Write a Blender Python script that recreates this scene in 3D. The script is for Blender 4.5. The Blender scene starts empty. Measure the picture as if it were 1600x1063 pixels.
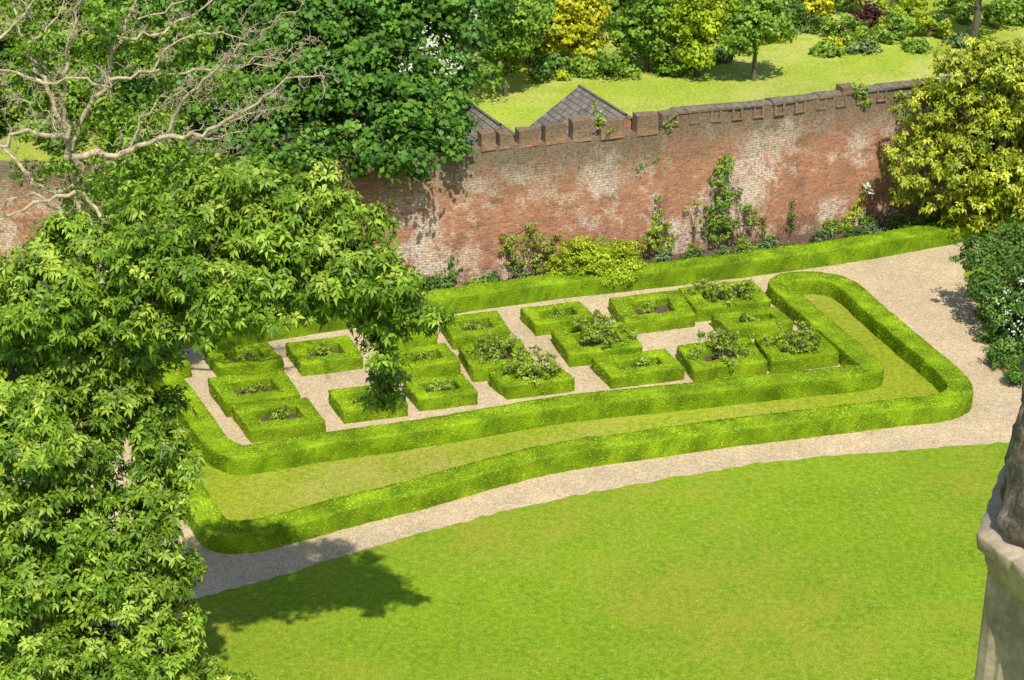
import bpy, math, random
import numpy as np
from mathutils import Vector
rng=np.random.default_rng(11); random.seed(11)
SC=bpy.context.scene
COL=SC.collection
# ---------------------------------------------------------------- image pixels back-projected to world positions through an estimated camera
HC=24.0; PIT=math.radians(24.0); F=2900.0
cp,sp=math.cos(PIT),math.sin(PIT)
def ray(px,py):
    u=(px-800)/F; v=(531.5-py)/F
    return np.array([u,cp+v*sp,-sp+v*cp])
def G(px,py,z=0.0):
    d=ray(px,py); t=(HC-z)/(-d[2]); return np.array([0,0,HC])+d*t
def P(px,py,Y):
    d=ray(px,py); return np.array([0,0,HC])+d*(Y/d[1])
def hz(px,py,ptop):
    g=G(px,py); d=ray(px,ptop); return HC+g[1]*d[2]/d[1]
def unit(a):
    a=np.asarray(a,float); return a/(np.linalg.norm(a,axis=-1,keepdims=True)+1e-9)
def rdir(n): return unit(rng.normal(size=(n,3)))
# ---------------------------------------------------------------- object helpers
def link(o,parent=None):
    COL.objects.link(o)
    if parent is not None: o.parent=parent
    return o
def top(o,label,cat,group=None):
    o["label"]=label; o["category"]=cat
    if group: o["group"]=group
    return o
def mkmesh(name,V,Fc,mat,tint=None,uv=None,smooth=False):
    me=bpy.data.meshes.new(name)
    V=np.asarray(V,dtype=np.float32)
    if isinstance(Fc,np.ndarray):
        k=Fc.shape[1]; M=len(Fc)
        me.vertices.add(len(V)); me.vertices.foreach_set('co',V.ravel())
        me.loops.add(M*k); me.loops.foreach_set('vertex_index',Fc.astype(np.int32).ravel())
        me.polygons.add(M); me.polygons.foreach_set('loop_start',np.arange(0,M*k,k,dtype=np.int32))
        try: me.polygons.foreach_set('loop_total',np.full(M,k,dtype=np.int32))
        except Exception: pass
        me.update(calc_edges=True)
    else:
        me.from_pydata([tuple(map(float,v)) for v in V],[],Fc); me.update()
    if tint is not None:
        a=me.attributes.new('tint','FLOAT','POINT'); a.data.foreach_set('value',np.asarray(tint,dtype=np.float32))
    if uv is not None:
        l=me.uv_layers.new(name='UVMap')
        l.data.foreach_set('uv',np.asarray(uv,dtype=np.float32).ravel())
    if smooth: me.polygons.foreach_set('use_smooth',[True]*len(me.polygons))
    me.validate()
    o=bpy.data.objects.new(name,me)
    for m in (mat if isinstance(mat,list) else [mat]): me.materials.append(m)
    return o
def empty(name,loc):
    o=bpy.data.objects.new(name,None); o.location=loc; o.empty_display_size=.3; COL.objects.link(o); return o
def child(o,par):
    COL.objects.link(o); o.parent=par; o.location=-Vector(par.location); return o
# ---------------------------------------------------------------- materials
class NT:
    def __init__(s,name):
        s.m=bpy.data.materials.new(name); s.m.use_nodes=True; s.t=s.m.node_tree; s.t.nodes.clear()
        s.out=s.t.nodes.new('ShaderNodeOutputMaterial')
    def n(s,k,**kw):
        nd=s.t.nodes.new(k)
        for a,b in kw.items(): setattr(nd,a,b)
        return nd
    def l(s,a,b): s.t.links.new(a,b)
    def noise(s,vec,scale,detail=3,rough=.55):
        nd=s.n('ShaderNodeTexNoise'); nd.inputs['Scale'].default_value=scale; nd.inputs['Detail'].default_value=detail; nd.inputs['Roughness'].default_value=rough
        s.l(vec,nd.inputs['Vector']); return nd.outputs['Fac']
    def ramp(s,fac,stops):
        r=s.n('ShaderNodeValToRGB'); e=r.color_ramp.elements
        while len(e)<len(stops): e.new(.5)
        for i,(p,c) in enumerate(stops):
            e[i].position=p; e[i].color=(c,c,c,1) if not hasattr(c,'__len__') else (*c,1)
        s.l(fac,r.inputs[0]); return r.outputs[0]
    def mix(s,fac,a,b,mode='MIX'):
        m=s.n('ShaderNodeMix',data_type='RGBA',blend_type=mode)
        for sock,val in ((m.inputs[0],fac),(m.inputs[6],a),(m.inputs[7],b)):
            if isinstance(val,bpy.types.NodeSocket): s.l(val,sock)
            elif hasattr(val,'__len__'): sock.default_value=(*val,1)
            else: sock.default_value=val
        return m.outputs[2]
    def math(s,op,a,b=0.0,clamp=False):
        m=s.n('ShaderNodeMath',operation=op,use_clamp=clamp)
        for i,val in enumerate((a,b)):
            if isinstance(val,bpy.types.NodeSocket): s.l(val,m.inputs[i])
            else: m.inputs[i].default_value=val
        return m.outputs[0]
    def finish(s,col,rough=.8,bump=None,bstr=.3,bdist=.02,trans=0,spec=.3):
        p=s.n('ShaderNodeBsdfPrincipled'); p.inputs['Roughness'].default_value=rough; p.inputs['Specular IOR Level'].default_value=spec
        if isinstance(col,bpy.types.NodeSocket): s.l(col,p.inputs['Base Color'])
        else: p.inputs['Base Color'].default_value=(*col,1)
        if bump is not None:
            b=s.n('ShaderNodeBump'); b.inputs['Strength'].default_value=abs(bstr); b.inputs['Distance'].default_value=bdist; b.invert=bstr<0
            s.l(bump,b.inputs['Height']); s.l(b.outputs[0],p.inputs['Normal'])
        sh=p.outputs[0]
        if trans:
            tr=s.n('ShaderNodeBsdfTranslucent')
            if isinstance(col,bpy.types.NodeSocket): s.l(col,tr.inputs[0])
            else: tr.inputs[0].default_value=(*col,1)
            mx=s.n('ShaderNodeMixShader'); mx.inputs[0].default_value=trans
            s.l(sh,mx.inputs[1]); s.l(tr.outputs[0],mx.inputs[2]); sh=mx.outputs[0]
        s.l(sh,s.out.inputs[0]); return s.m
    def pos(s): return s.n('ShaderNodeNewGeometry').outputs['Position']
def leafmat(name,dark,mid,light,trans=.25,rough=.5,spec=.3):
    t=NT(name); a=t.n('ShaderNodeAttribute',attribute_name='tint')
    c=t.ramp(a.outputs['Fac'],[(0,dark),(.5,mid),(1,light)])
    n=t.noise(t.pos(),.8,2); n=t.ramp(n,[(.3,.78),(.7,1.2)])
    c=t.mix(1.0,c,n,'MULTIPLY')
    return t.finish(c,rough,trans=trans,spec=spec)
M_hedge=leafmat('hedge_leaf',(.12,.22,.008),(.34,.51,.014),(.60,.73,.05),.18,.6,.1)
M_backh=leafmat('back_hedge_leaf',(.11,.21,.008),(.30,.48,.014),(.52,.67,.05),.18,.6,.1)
M_chest=leafmat('chestnut_leaf',(.06,.13,.010),(.20,.35,.020),(.48,.60,.08),.25,.45,.35)
M_maple=leafmat('maple_leaf',(.035,.10,.014),(.10,.24,.024),(.22,.40,.045),.26,.5,.3)
M_mag=leafmat('magnolia_leaf',(.09,.15,.01),(.37,.45,.02),(.72,.72,.08),.22,.4,.4)
M_shrub=leafmat('shrub_leaf',(.04,.10,.012),(.11,.22,.03),(.24,.38,.06),.22)
M_mid=leafmat('tree_leaf',(.07,.15,.012),(.21,.37,.028),(.42,.55,.09),.28)
M_yel=leafmat('golden_leaf',(.28,.31,.01),(.60,.60,.02),(.85,.80,.08),.25)
M_lime=leafmat('lime_leaf',(.20,.31,.01),(.42,.55,.02),(.64,.70,.06),.28)
M_rose=leafmat('rose_leaf',(.12,.20,.018),(.30,.43,.035),(.52,.60,.10),.28)
M_red=leafmat('purple_leaf',(.04,.012,.015),(.09,.03,.03),(.16,.06,.05),.2)
M_grey=leafmat('lavender_leaf',(.08,.13,.05),(.16,.25,.08),(.30,.40,.15),.15)
M_white=leafmat('white_petal',(.55,.55,.45),(.75,.75,.68),(.85,.85,.8),.2)
M_pink=leafmat('pink_petal',(.5,.2,.22),(.65,.32,.35),(.8,.6,.6),.2)
def bark(name,a,b):
    t=NT(name); p=t.pos(); n=t.noise(p,7,5,.7); c=t.ramp(n,[(.3,a),(.7,b)])
    return t.finish(c,.9,n,.6,.03)
M_bark=bark('brown_bark',(.06,.05,.035),(.19,.16,.11))
M_dead=bark('bleached_bark',(.22,.17,.10),(.68,.57,.40))
def grassmat(name,c1,c2,c3,dry,dryamt):
    t=NT(name); p=t.pos()
    big=t.noise(p,.15,5,.62); mid=t.noise(p,.7,5,.65); fine=t.noise(p,26,3,.7); fine2=t.noise(p,6,5,.78); big2=t.noise(p,.06,3,.5)
    c=t.mix(t.ramp(mid,[(.3,0),(.7,1)]),c1,c2)
    c=t.mix(t.ramp(fine2,[(.42,0),(.62,.8)]),c,c3)
    d=t.math('MULTIPLY',t.ramp(big,[(.42,0),(.60,1)]),t.ramp(mid,[(.36,.2),(.58,1)]))
    d=t.math('MULTIPLY',d,t.ramp(fine2,[(.35,.35),(.6,1)]))
    c=t.mix(t.math('MULTIPLY',d,dryamt),c,dry)
    c=t.mix(1.0,c,t.ramp(fine,[(.3,.58),(.7,1.34)]),'MULTIPLY')
    c=t.mix(1.0,c,t.ramp(fine2,[(.3,.80),(.7,1.16)]),'MULTIPLY')
    c=t.mix(1.0,c,t.ramp(big2,[(.3,.84),(.7,1.12)]),'MULTIPLY')
    return t.finish(c,.85,fine,.6,.025,spec=.1)
M_lawn=grassmat('mown_grass',(.15,.275,.010),(.22,.35,.013),(.265,.375,.024),(.33,.31,.04),.8)
M_strip=grassmat('strip_grass',(.20,.29,.012),(.31,.37,.02),(.36,.40,.035),(.40,.36,.09),.8)
M_rough=grassmat('rough_grass',(.22,.34,.025),(.37,.46,.04),(.45,.50,.08),(.54,.50,.17),.85)
t=NT('gravel'); p=t.pos()
v=t.n('ShaderNodeTexVoronoi'); v.inputs['Scale'].default_value=42; t.l(p,v.inputs['Vector'])
sv=t.n('ShaderNodeSeparateColor'); t.l(v.outputs['Color'],sv.inputs[0])
c=t.ramp(sv.outputs[0],[(0,(.38,.285,.165)),(.5,(.57,.445,.275)),(1,(.76,.61,.41))])
c=t.mix(1.0,c,t.ramp(t.noise(p,.5,5,.7),[(.3,.78),(.7,1.1)]),'MULTIPLY')
c=t.mix(1.0,c,t.ramp(t.noise(p,5,5,.78),[(.3,.76),(.7,1.12)]),'MULTIPLY')
M_gravel=t.finish(c,.9,v.outputs['Distance'],.35,.012)
t=NT('soil'); p=t.pos(); n=t.noise(p,9,5,.7)
M_soil=t.finish(t.ramp(n,[(.3,(.05,.035,.02)),(.55,(.13,.09,.055)),(.75,(.24,.18,.11))]),.95,n,.8,.04)
def brickmat(name,white=1.0,dark=1.0):
    t=NT(name); uv=t.n('ShaderNodeUVMap').outputs[0]
    b=t.n('ShaderNodeTexBrick'); t.l(uv,b.inputs['Vector']); b.inputs['Scale'].default_value=1
    b.inputs['Brick Width'].default_value=.25; b.inputs['Row Height'].default_value=.092; b.inputs['Mortar Size'].default_value=.014
    b.inputs['Color1'].default_value=(.60,.225,.115,1); b.inputs['Color2'].default_value=(.32,.11,.06,1); b.inputs['Mortar'].default_value=(.48,.39,.28,1)
    b.inputs['Bias'].default_value=-.05
    n1=t.noise(uv,.33,5,.65); n2=t.noise(uv,2.2,6,.80); n3=t.noise(uv,9,4,.85); n4=t.noise(uv,.9,5,.65)
    c=b.outputs['Color']
    c=t.mix(t.ramp(n2,[(.42,0),(.65,.6)]),c,(.70,.30,.15))
    c=t.mix(t.ramp(n4,[(.52,0),(.68,.6)]),c,(.20,.105,.065))
    c=t.mix(1.0,c,t.ramp(n3,[(.25,.45),(.75,1.45)]),'MULTIPLY')
    mw=t.math('ADD',t.math('MULTIPLY',n1,.75),t.math('MULTIPLY',n2,.5))
    mw=t.math('MULTIPLY',t.ramp(mw,[(.61,0),(.70,1)]),.82*white)
    mw=t.math('MULTIPLY',mw,t.ramp(n3,[(.40,.12),(.53,1)]))
    c=t.mix(mw,c,(.86,.77,.62))
    c=t.mix(t.math('MULTIPLY',b.outputs['Fac'],.4),c,(.20,.15,.10))
    a=t.n('ShaderNodeAttribute',attribute_name='tint')
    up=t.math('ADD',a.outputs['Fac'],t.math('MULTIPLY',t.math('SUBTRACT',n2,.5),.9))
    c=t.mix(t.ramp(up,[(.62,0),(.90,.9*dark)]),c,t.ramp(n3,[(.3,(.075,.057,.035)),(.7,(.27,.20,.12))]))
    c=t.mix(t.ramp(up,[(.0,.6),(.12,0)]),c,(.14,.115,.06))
    return t.finish(c,.9,b.outputs['Fac'],-.8,.03)
M_brick=brickmat('old_brick')
M_brickd=brickmat('mossy_brick',.3)
t=NT('coping_stone'); p=t.pos(); n=t.noise(p,6,5,.75)
M_cope=t.finish(t.ramp(n,[(.3,(.08,.07,.05)),(.55,(.19,.16,.115)),(.8,(.36,.31,.23))]),.9,n,.7,.04)
t=NT('slate'); uv=t.n('ShaderNodeUVMap').outputs[0]
b=t.n('ShaderNodeTexBrick'); t.l(uv,b.inputs['Vector']); b.inputs['Scale'].default_value=1
b.inputs['Brick Width'].default_value=.3; b.inputs['Row Height'].default_value=.22; b.inputs['Mortar Size'].default_value=.014
b.inputs['Color1'].default_value=(.25,.225,.20,1); b.inputs['Color2'].default_value=(.14,.125,.115,1); b.inputs['Mortar'].default_value=(.04,.035,.03,1)
n=t.noise(uv,2,4,.7)
M_slate=t.finish(t.mix(t.ramp(n,[(.5,0),(.75,.6)]),b.outputs['Color'],(.36,.31,.22)),.7,b.outputs['Fac'],-.5,.02)
t=NT('turret_stone'); p=t.pos(); n=t.noise(p,2.0,7,.72); n2=t.noise(p,18,5,.7)
c=t.ramp(n,[(.25,(.19,.15,.10)),(.5,(.42,.34,.235)),(.75,(.60,.51,.37))])
M_stone=t.finish(t.mix(1.0,c,t.ramp(n2,[(.3,.75),(.7,1.12)]),'MULTIPLY'),.9,n2,.5,.012)
t=NT('weathered_stone'); p=t.pos(); n=t.noise(p,3.2,6,.8); n2=t.noise(p,16,5,.75)
mp=t.n('ShaderNodeMapping'); mp.inputs['Scale'].default_value=(6,6,.8); t.l(p,mp.inputs[0]); n3=t.noise(mp.outputs[0],1.5,4,.7)
c=t.ramp(n,[(.3,(.09,.07,.055)),(.48,(.24,.185,.145)),(.70,(.58,.48,.39))])
c=t.mix(1.0,c,t.ramp(n3,[(.35,.5),(.65,1.25)]),'MULTIPLY')
M_wstone=t.finish(t.mix(1.0,c,t.ramp(n2,[(.3,.6),(.7,1.3)]),'MULTIPLY'),.95,n2,.8,.03)
t=NT('white_render'); p=t.pos()
M_whitewall=t.finish(t.ramp(t.noise(p,3,4),[(.3,(.66,.65,.62)),(.7,(.8,.8,.78))]),.8)
t=NT('window_glass'); M_glass=t.finish((.03,.035,.04),.1,spec=.6)
# ---------------------------------------------------------------- leaf geometry
def flat_leaves(pos,nrm,L,W,tint,droop=.25):
    n=len(pos); nrm=unit(nrm)
    d=unit(np.cross(nrm,rdir(n))); d[:,2]-=droop; d=unit(d)
    s=unit(np.cross(d,nrm)); nn=np.cross(s,d)
    k=(.65+.7*rng.random((n,1)))
    Ls=L*k; Ws=W*k
    V=np.stack([pos-d*Ls*.5, pos+s*Ws*.5, pos+d*Ls*.5-nn*Ls*.12, pos-s*Ws*.5],1).reshape(-1,3)
    Fc=np.arange(4*n).reshape(n,4)
    return V,Fc,np.repeat(tint,4)
def rosette_leaves(pos,out,L,W,tint,k=7):
    n=len(pos); out=unit(out)
    t1=unit(np.cross(out,rdir(n))); t2=np.cross(out,t1)
    pos=np.repeat(pos,k,0); o=np.repeat(out,k,0); t1=np.repeat(t1,k,0); t2=np.repeat(t2,k,0)
    ph=(np.tile(np.arange(k),n)*2*math.pi/k+rng.random(n*k)*.9)[:,None]
    d=(np.cos(ph)*t1+np.sin(ph)*t2)*.9+o*(.05+.6*rng.random((n*k,1))); d[:,2]-=.35*rng.random(n*k)+.1; d=unit(d)
    s=unit(np.cross(d,o)+rng.normal(0,.25,(n*k,3))); s=unit(s-d*(s*d).sum(1,keepdims=True)); nn=np.cross(s,d); sg=np.sign((nn*o).sum(1,keepdims=True)); nn*=sg
    kk=.5+.8*rng.random((n*k,1)); Ls=L*kk; Ws=W*kk
    b=pos+d*Ls*.08; m=pos+d*Ls*.52+nn*Ls*.06; tp=pos+d*Ls+np.array([0,0,-1.])*Ls*.22
    r=m+s*Ws*.5+nn*Ws*.18; l=m-s*Ws*.5+nn*Ws*.18
    V=np.stack([b,r,tp,l,m],1).reshape(-1,3); N=n*k
    i=np.arange(N)*5
    Fc=np.concatenate([np.stack([i,i+4,i+2,i+3],1),np.stack([i,i+1,i+2,i+4],1)])
    tt=np.repeat(np.repeat(tint,k)+rng.normal(0,.12,N),5)
    return V,Fc,tt
def clumped(blobs,cl,per,ratio=1.0,sq=.85,flat=.65):
    C=[];R=[]
    for c,r in blobs:
        n=max(3,int(ratio*5.0*(r/cl)**2)); d=rdir(n); u=(.30+.80*rng.random((n,1)))**.5
        d[:,2]*=sq
        C.append(np.asarray(c)+d*r*u); R.append(d)
    C=np.concatenate(C); O=np.concatenate(R); n=len(C)
    cr=cl*(.5+1.0*rng.random(n)); ct=rng.normal(.45,.17,n)
    C2=np.repeat(C,per,0); dd=rdir(n*per); O2=np.repeat(O,per,0)
    dd=unit(dd+O2*.45); 
    rad=(cr.repeat(per)*(.45+.75*rng.random(n*per)))[:,None]
    sc=np.array([1,1,flat])
    pos=C2+dd*rad*sc
    out=unit(dd*.6+O2*.5+np.array([0,0,.45])+rng.normal(0,.35,(n*per,3)))
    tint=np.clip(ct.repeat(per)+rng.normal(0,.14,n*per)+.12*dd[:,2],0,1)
    return pos,out,tint
def leafmesh(name,blobs,mat,L=.16,W=.11,cl=.5,per=60,ratio=1.,mode='flat',k=7,flat=.65):
    pos,out,tint=clumped(blobs,cl,per,ratio,flat=flat)
    ok=pos[:,2]>.02; pos,out,tint=pos[ok],out[ok],tint[ok]
    V,Fc,T=(flat_leaves(pos,out,L,W,tint) if mode=='flat' else rosette_leaves(pos,out,L,W,tint,k))
    return mkmesh(name,V,Fc,mat,np.clip(T,0,1))
class Tubes:
    def __init__(s): s.V=[]; s.F=[]; s.n=0
    def add(s,pts,rad,sides=7):
        pts=np.asarray(pts,float); n=len(pts)
        T=np.gradient(pts,axis=0); T=unit(T)
        ref=np.array([.3,.9,.31]); a=unit(np.cross(T,ref)); b=np.cross(T,a)
        ang=np.arange(sides)*2*math.pi/sides
        ring=pts[:,None,:]+(np.cos(ang)[None,:,None]*a[:,None,:]+np.sin(ang)[None,:,None]*b[:,None,:])*np.asarray(rad)[:,None,None]
        s.V.append(ring.reshape(-1,3))
        i=np.arange(n-1)[:,None]*sides; j=np.arange(sides)[None,:]; j2=(j+1)%sides
        f=np.stack([i+j,i+j2,i+sides+j2,i+sides+j],-1).reshape(-1,4)+s.n
        s.F.append(f); s.n+=n*sides
    def obj(s,name,mat): return mkmesh(name,np.concatenate(s.V),np.concatenate(s.F),mat,smooth=True)
def wig(a,b,n=7,amp=.08):
    a=np.asarray(a,float); b=np.asarray(b,float); t=np.linspace(0,1,n)[:,None]
    p=a+(b-a)*t; L=np.linalg.norm(b-a); p[1:-1]+=rng.normal(0,amp*L*.35,(n-2,3)); return p
def tree(name,base,blobs,mat,label,cat='tree',tr=.3,L=.16,W=.11,cl=.5,per=60,ratio=1.,mode='flat',k=7,bmat=None,group=None,fork=None,flat=.65,lift=.12,limb=.5,mst=False,extra=None):
    base=np.asarray(base,float); e=empty(name,base); top(e,label,cat,group)
    T=Tubes(); cen=np.mean([np.asarray(c) for c,r in blobs],0)
    if fork is None: fork=np.array([base[0]*.8+cen[0]*.2,base[1]*.8+cen[1]*.2,max(.6*min(1,cen[2]),base[2]+(cen[2]-base[2])*.5)])
    T.add(wig(base-[0,0,.1],fork,7,.05),np.linspace(tr*1.15,tr*.7,7),9)
    if mst:   # limbs run from one part of the crown to the next
        nodes=[(np.asarray(fork,float),tr*.45)]; rem=[(np.asarray(c,float),r) for c,r in blobs]
        while rem:
            best=None
            for i,(c,r) in enumerate(rem):
                for j,(q,rr) in enumerate(nodes):
                    dd=np.linalg.norm(c-q)-rr*3
                    if best is None or dd<best[0]: best=(dd,i,j)
            _,i,j=best; c,r=rem.pop(i); q,rr=nodes[j]; nr=max(rr*.72,.014)
            T.add(wig(q,c,6,.08),np.linspace(rr*.9,nr,6),6); nodes.append((c,nr))
            for z in range(4 if r>.3 else 2):
                T.add(wig(c,c+rdir(1)[0]*r*.85,4,.12),np.linspace(nr*.6,.008,4),4)
    else:
        for c,r in blobs:
            c=np.asarray(c,float); m=fork*.5+c*.5; m[2]+=lift*np.linalg.norm(c-fork)
            pts=np.concatenate([wig(fork,m,5,.08),wig(m,c,5,.1)[1:]])
            T.add(pts,np.linspace(tr*limb,tr*.1*min(1,r),9),6)
            for q in range(4):
                e2=c+rdir(1)[0]*r*.9; T.add(wig(c,e2,4,.12),np.linspace(tr*.12*min(1,r),.010,4),4)
    child(T.obj('trunk',bmat or M_bark),e)
    child(leafmesh('crown',blobs,mat,L,W,cl,per,ratio,mode,k,flat),e)
    return e
# ---------------------------------------------------------------- sheets
def sheet(name,pts,z,mat):
    V=[(p[0],p[1],z) for p in pts]
    o=mkmesh(name,V,[list(range(len(V)))],mat); link(o); o["kind"]="structure"; return o
S=400
o=sheet('ground',[(-S,-S),(S,-S),(S,S),(-S,S)],0.0,M_lawn)
def resample(pts,step,closed):
    pts=np.asarray(pts,float)
    if closed: pts=np.vstack([pts,pts[:1]])
    seg=np.linalg.norm(np.diff(pts,axis=0),axis=1); s=np.r_[0,np.cumsum(seg)]
    n=max(4,int(s[-1]/step)); q=np.linspace(0,s[-1],n+1)
    if closed: q=q[:-1]
    return np.stack([np.interp(q,s,pts[:,i]) for i in range(pts.shape[1])],1)
def smoothp(p,it,closed):
    for _ in range(it):
        if closed: p=.5*p+.25*np.roll(p,1,0)+.25*np.roll(p,-1,0)
        else:
            q=p.copy(); q[1:-1]=.5*p[1:-1]+.25*p[:-2]+.25*p[2:]; p=q
    return p
g2=lambda L:[G(a,b)[:2] for a,b in L]
front=[(150,1000),(240,952),(310,932),(400,912),(500,880),(600,850),(700,822),(800,796),(900,775),(1000,756),(1100,738),(1200,723),(1300,712),(1400,705),(1500,697),(1575,692),(1750,684)]
fr=smoothp(resample(g2(front),.12,False),8,False)
fr=fr+np.stack([np.zeros(len(fr)),smoothp(rng.normal(0,.06,(len(fr),1)),1,False)[:,0]],1)
rest=g2([(1800,600),(1700,600),(1620,606),(1585,590),(1556,562),(1538,520),(1525,470),(1505,430),(1525,392),(1560,368),(1500,372),(1330,403),(1150,428),(1000,446),(860,461),(680,487),(550,505),(400,528),(200,560),(50,600),(0,700),(60,850)])
sheet('gravel_path',np.vstack([fr,np.array(rest)]),.004,M_gravel)
# ---------------------------------------------------------------- hedges
def nz(p,f=1.0):
    x,y,z=p[...,0]*f,p[...,1]*f,p[...,2]*f
    return (np.sin(x*2.1+1.3*np.sin(y*1.7+z))+np.sin(y*2.7+1.1*np.sin(x*2.3-z*1.9))+np.sin(z*3.1+x*1.3+y*.7))/3
def hedge_arrays(line,w,h,closed,step=.12,dens=650,leaf=.038,sampled=False):
    p=np.asarray(line,float) if sampled else resample(line,step,closed)
    n=len(p)
    dn=unit(np.roll(p,-1,0)-p); dp=unit(p-np.roll(p,1,0))
    if not closed: dn[-1]=dp[-1]; dp[0]=dn[0]
    T=unit(dn+dp); N=np.stack([-T[:,1],T[:,0]],1); Np=np.stack([-dp[:,1],dp[:,0]],1)
    mit=1/np.clip((N*Np).sum(1),.68,1.)
    half=[(-1,0),(-1.01,.35),(-1.01,.7),(-1.0,.93),(-.965,.99),(-.55,1.0),(-.2,1.0)]
    prof=half+[(-a,b) for a,b in half[::-1]]
    k=len(prof); V=np.zeros((n,k,3))
    for j,(a,b) in enumerate(prof):
        V[:,j,:2]=p+N*(a*w/2)*mit[:,None]; V[:,j,2]=b*h
    out=np.zeros_like(V)
    for j,(a,b) in enumerate(prof):
        up=1.0 if abs(a)<.9 else (.5 if b>.95 else 0)
        out[:,j,:2]=N*np.sign(a)*(1-up); out[:,j,2]=up
    d=(.018*nz(V,1.6)+.012*nz(V,5.)+rng.normal(0,.006,(n,k)))
    V+=out*d[...,None]; V[:,[0,-1],2]=0
    m=n if closed else n-1
    i=np.arange(m)[:,None]; i2=(i+1)%n; j=np.arange(k-1)[None,:]
    Fc=np.stack([i*k+j,i2*k+j,i2*k+j+1,i*k+j+1],-1).reshape(-1,4)
    VV=V.reshape(-1,3)
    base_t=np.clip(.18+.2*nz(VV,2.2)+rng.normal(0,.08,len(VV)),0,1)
    if not closed:
        Fc=np.vstack([Fc,[[0,k//3,2*k//3,k-1]],[[ (n-1)*k,(n-1)*k+k//3,(n-1)*k+2*k//3,n*k-1]]])
    A,B,C,D=[VV[Fc[:,q]] for q in range(4)]
    nrm=np.cross(B-A,D-A); area=np.linalg.norm(nrm,axis=1); nrm=unit(nrm)
    cnt=rng.poisson(area*dens); idx=np.repeat(np.arange(len(Fc)),cnt)
    u=rng.random((len(idx),1)); v=rng.random((len(idx),1))
    pos=(A[idx]*(1-u)+B[idx]*u)*(1-v)+(D[idx]*(1-u)+C[idx]*u)*v
    nn=nrm[idx]
    cen=p[np.minimum(idx//(k-1),n-1)]
    core=np.c_[cen,np.full(len(idx),h*.4)]
    sg=np.sign(((pos-core)*nn).sum(1,keepdims=True)); sg[sg==0]=1; nn=nn*sg
    pos=pos+nn*(rng.random((len(idx),1))**2*.026)
    tint=np.clip(.40+.18*nn[:,2]+.15*nz(pos,2.2)+.14*nz(pos,.7)+rng.normal(0,.19,len(pos)),0,1)  # top leaves tinted lighter than sides: sunlit-top shading painted into the leaf colour
    LV,LF,LT=flat_leaves(pos,unit(nn+rng.normal(0,.36,nn.shape)),leaf,leaf*.75,tint,.0)
    return np.vstack([VV,LV]),np.vstack([Fc,LF+len(VV)]),np.r_[base_t,LT]
loop=[(1228,478),(1262,510),(1300,543),(1335,573),(1366,601),(1335,604),(1300,608),(1200,618),(1100,630),(1000,640),(900,650),(800,666),(700,684),(600,700),(500,713),(420,728),(372,735),(340,718),(300,660),(262,608),(235,590),(205,598),(200,620),(235,680),(270,745),(305,800),(332,845),(352,856),(400,852),(480,832),(560,809),(650,788),(740,761),(830,737),(920,720),(1020,707),(1120,692),(1220,680),(1320,668),(1400,658),(1470,651),(1497,640),(1498,624),(1475,600),(1410,545),(1360,502),(1330,473),(1307,459),(1270,453),(1225,456),(1213,466)]
lp=smoothp(resample(g2(loop),.2,True),2,True)
sheet('lawn_strip',lp,.008,M_strip)
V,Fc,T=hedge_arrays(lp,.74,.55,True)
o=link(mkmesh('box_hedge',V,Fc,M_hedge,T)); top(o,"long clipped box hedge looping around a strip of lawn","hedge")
back=[(330,545),(400,528),(550,505),(680,487),(860,461),(1000,446),(1150,428),(1330,403),(1500,372),(1545,363)]
bp=smoothp(resample(g2(back),.3,False),4,False)
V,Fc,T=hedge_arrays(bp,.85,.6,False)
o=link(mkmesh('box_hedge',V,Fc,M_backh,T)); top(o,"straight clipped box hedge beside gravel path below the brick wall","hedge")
boxes=[(363,510,617,692,.2),(326,471,575,652,.3),(320,444,530,594,.2),(448,568,520,588,.2),(513,638,595,662,.35),(573,685,496,552,.2),(602,720,535,598,.25),(631,747,580,643,.3),
(687,798,481,547,.3),(717,835,525,598,.6),(761,900,566,621,.7),(813,930,466,525,.3),(861,1004,498,574,.7),(923,1070,541,607,.35),(951,1086,448,524,.3),(1058,1204,433,503,.6),(1056,1198,523,598,.6),(1110,1240,475,533,.25),(1178,1310,512,584,.6),(195,300,540,600,.2)]
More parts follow.
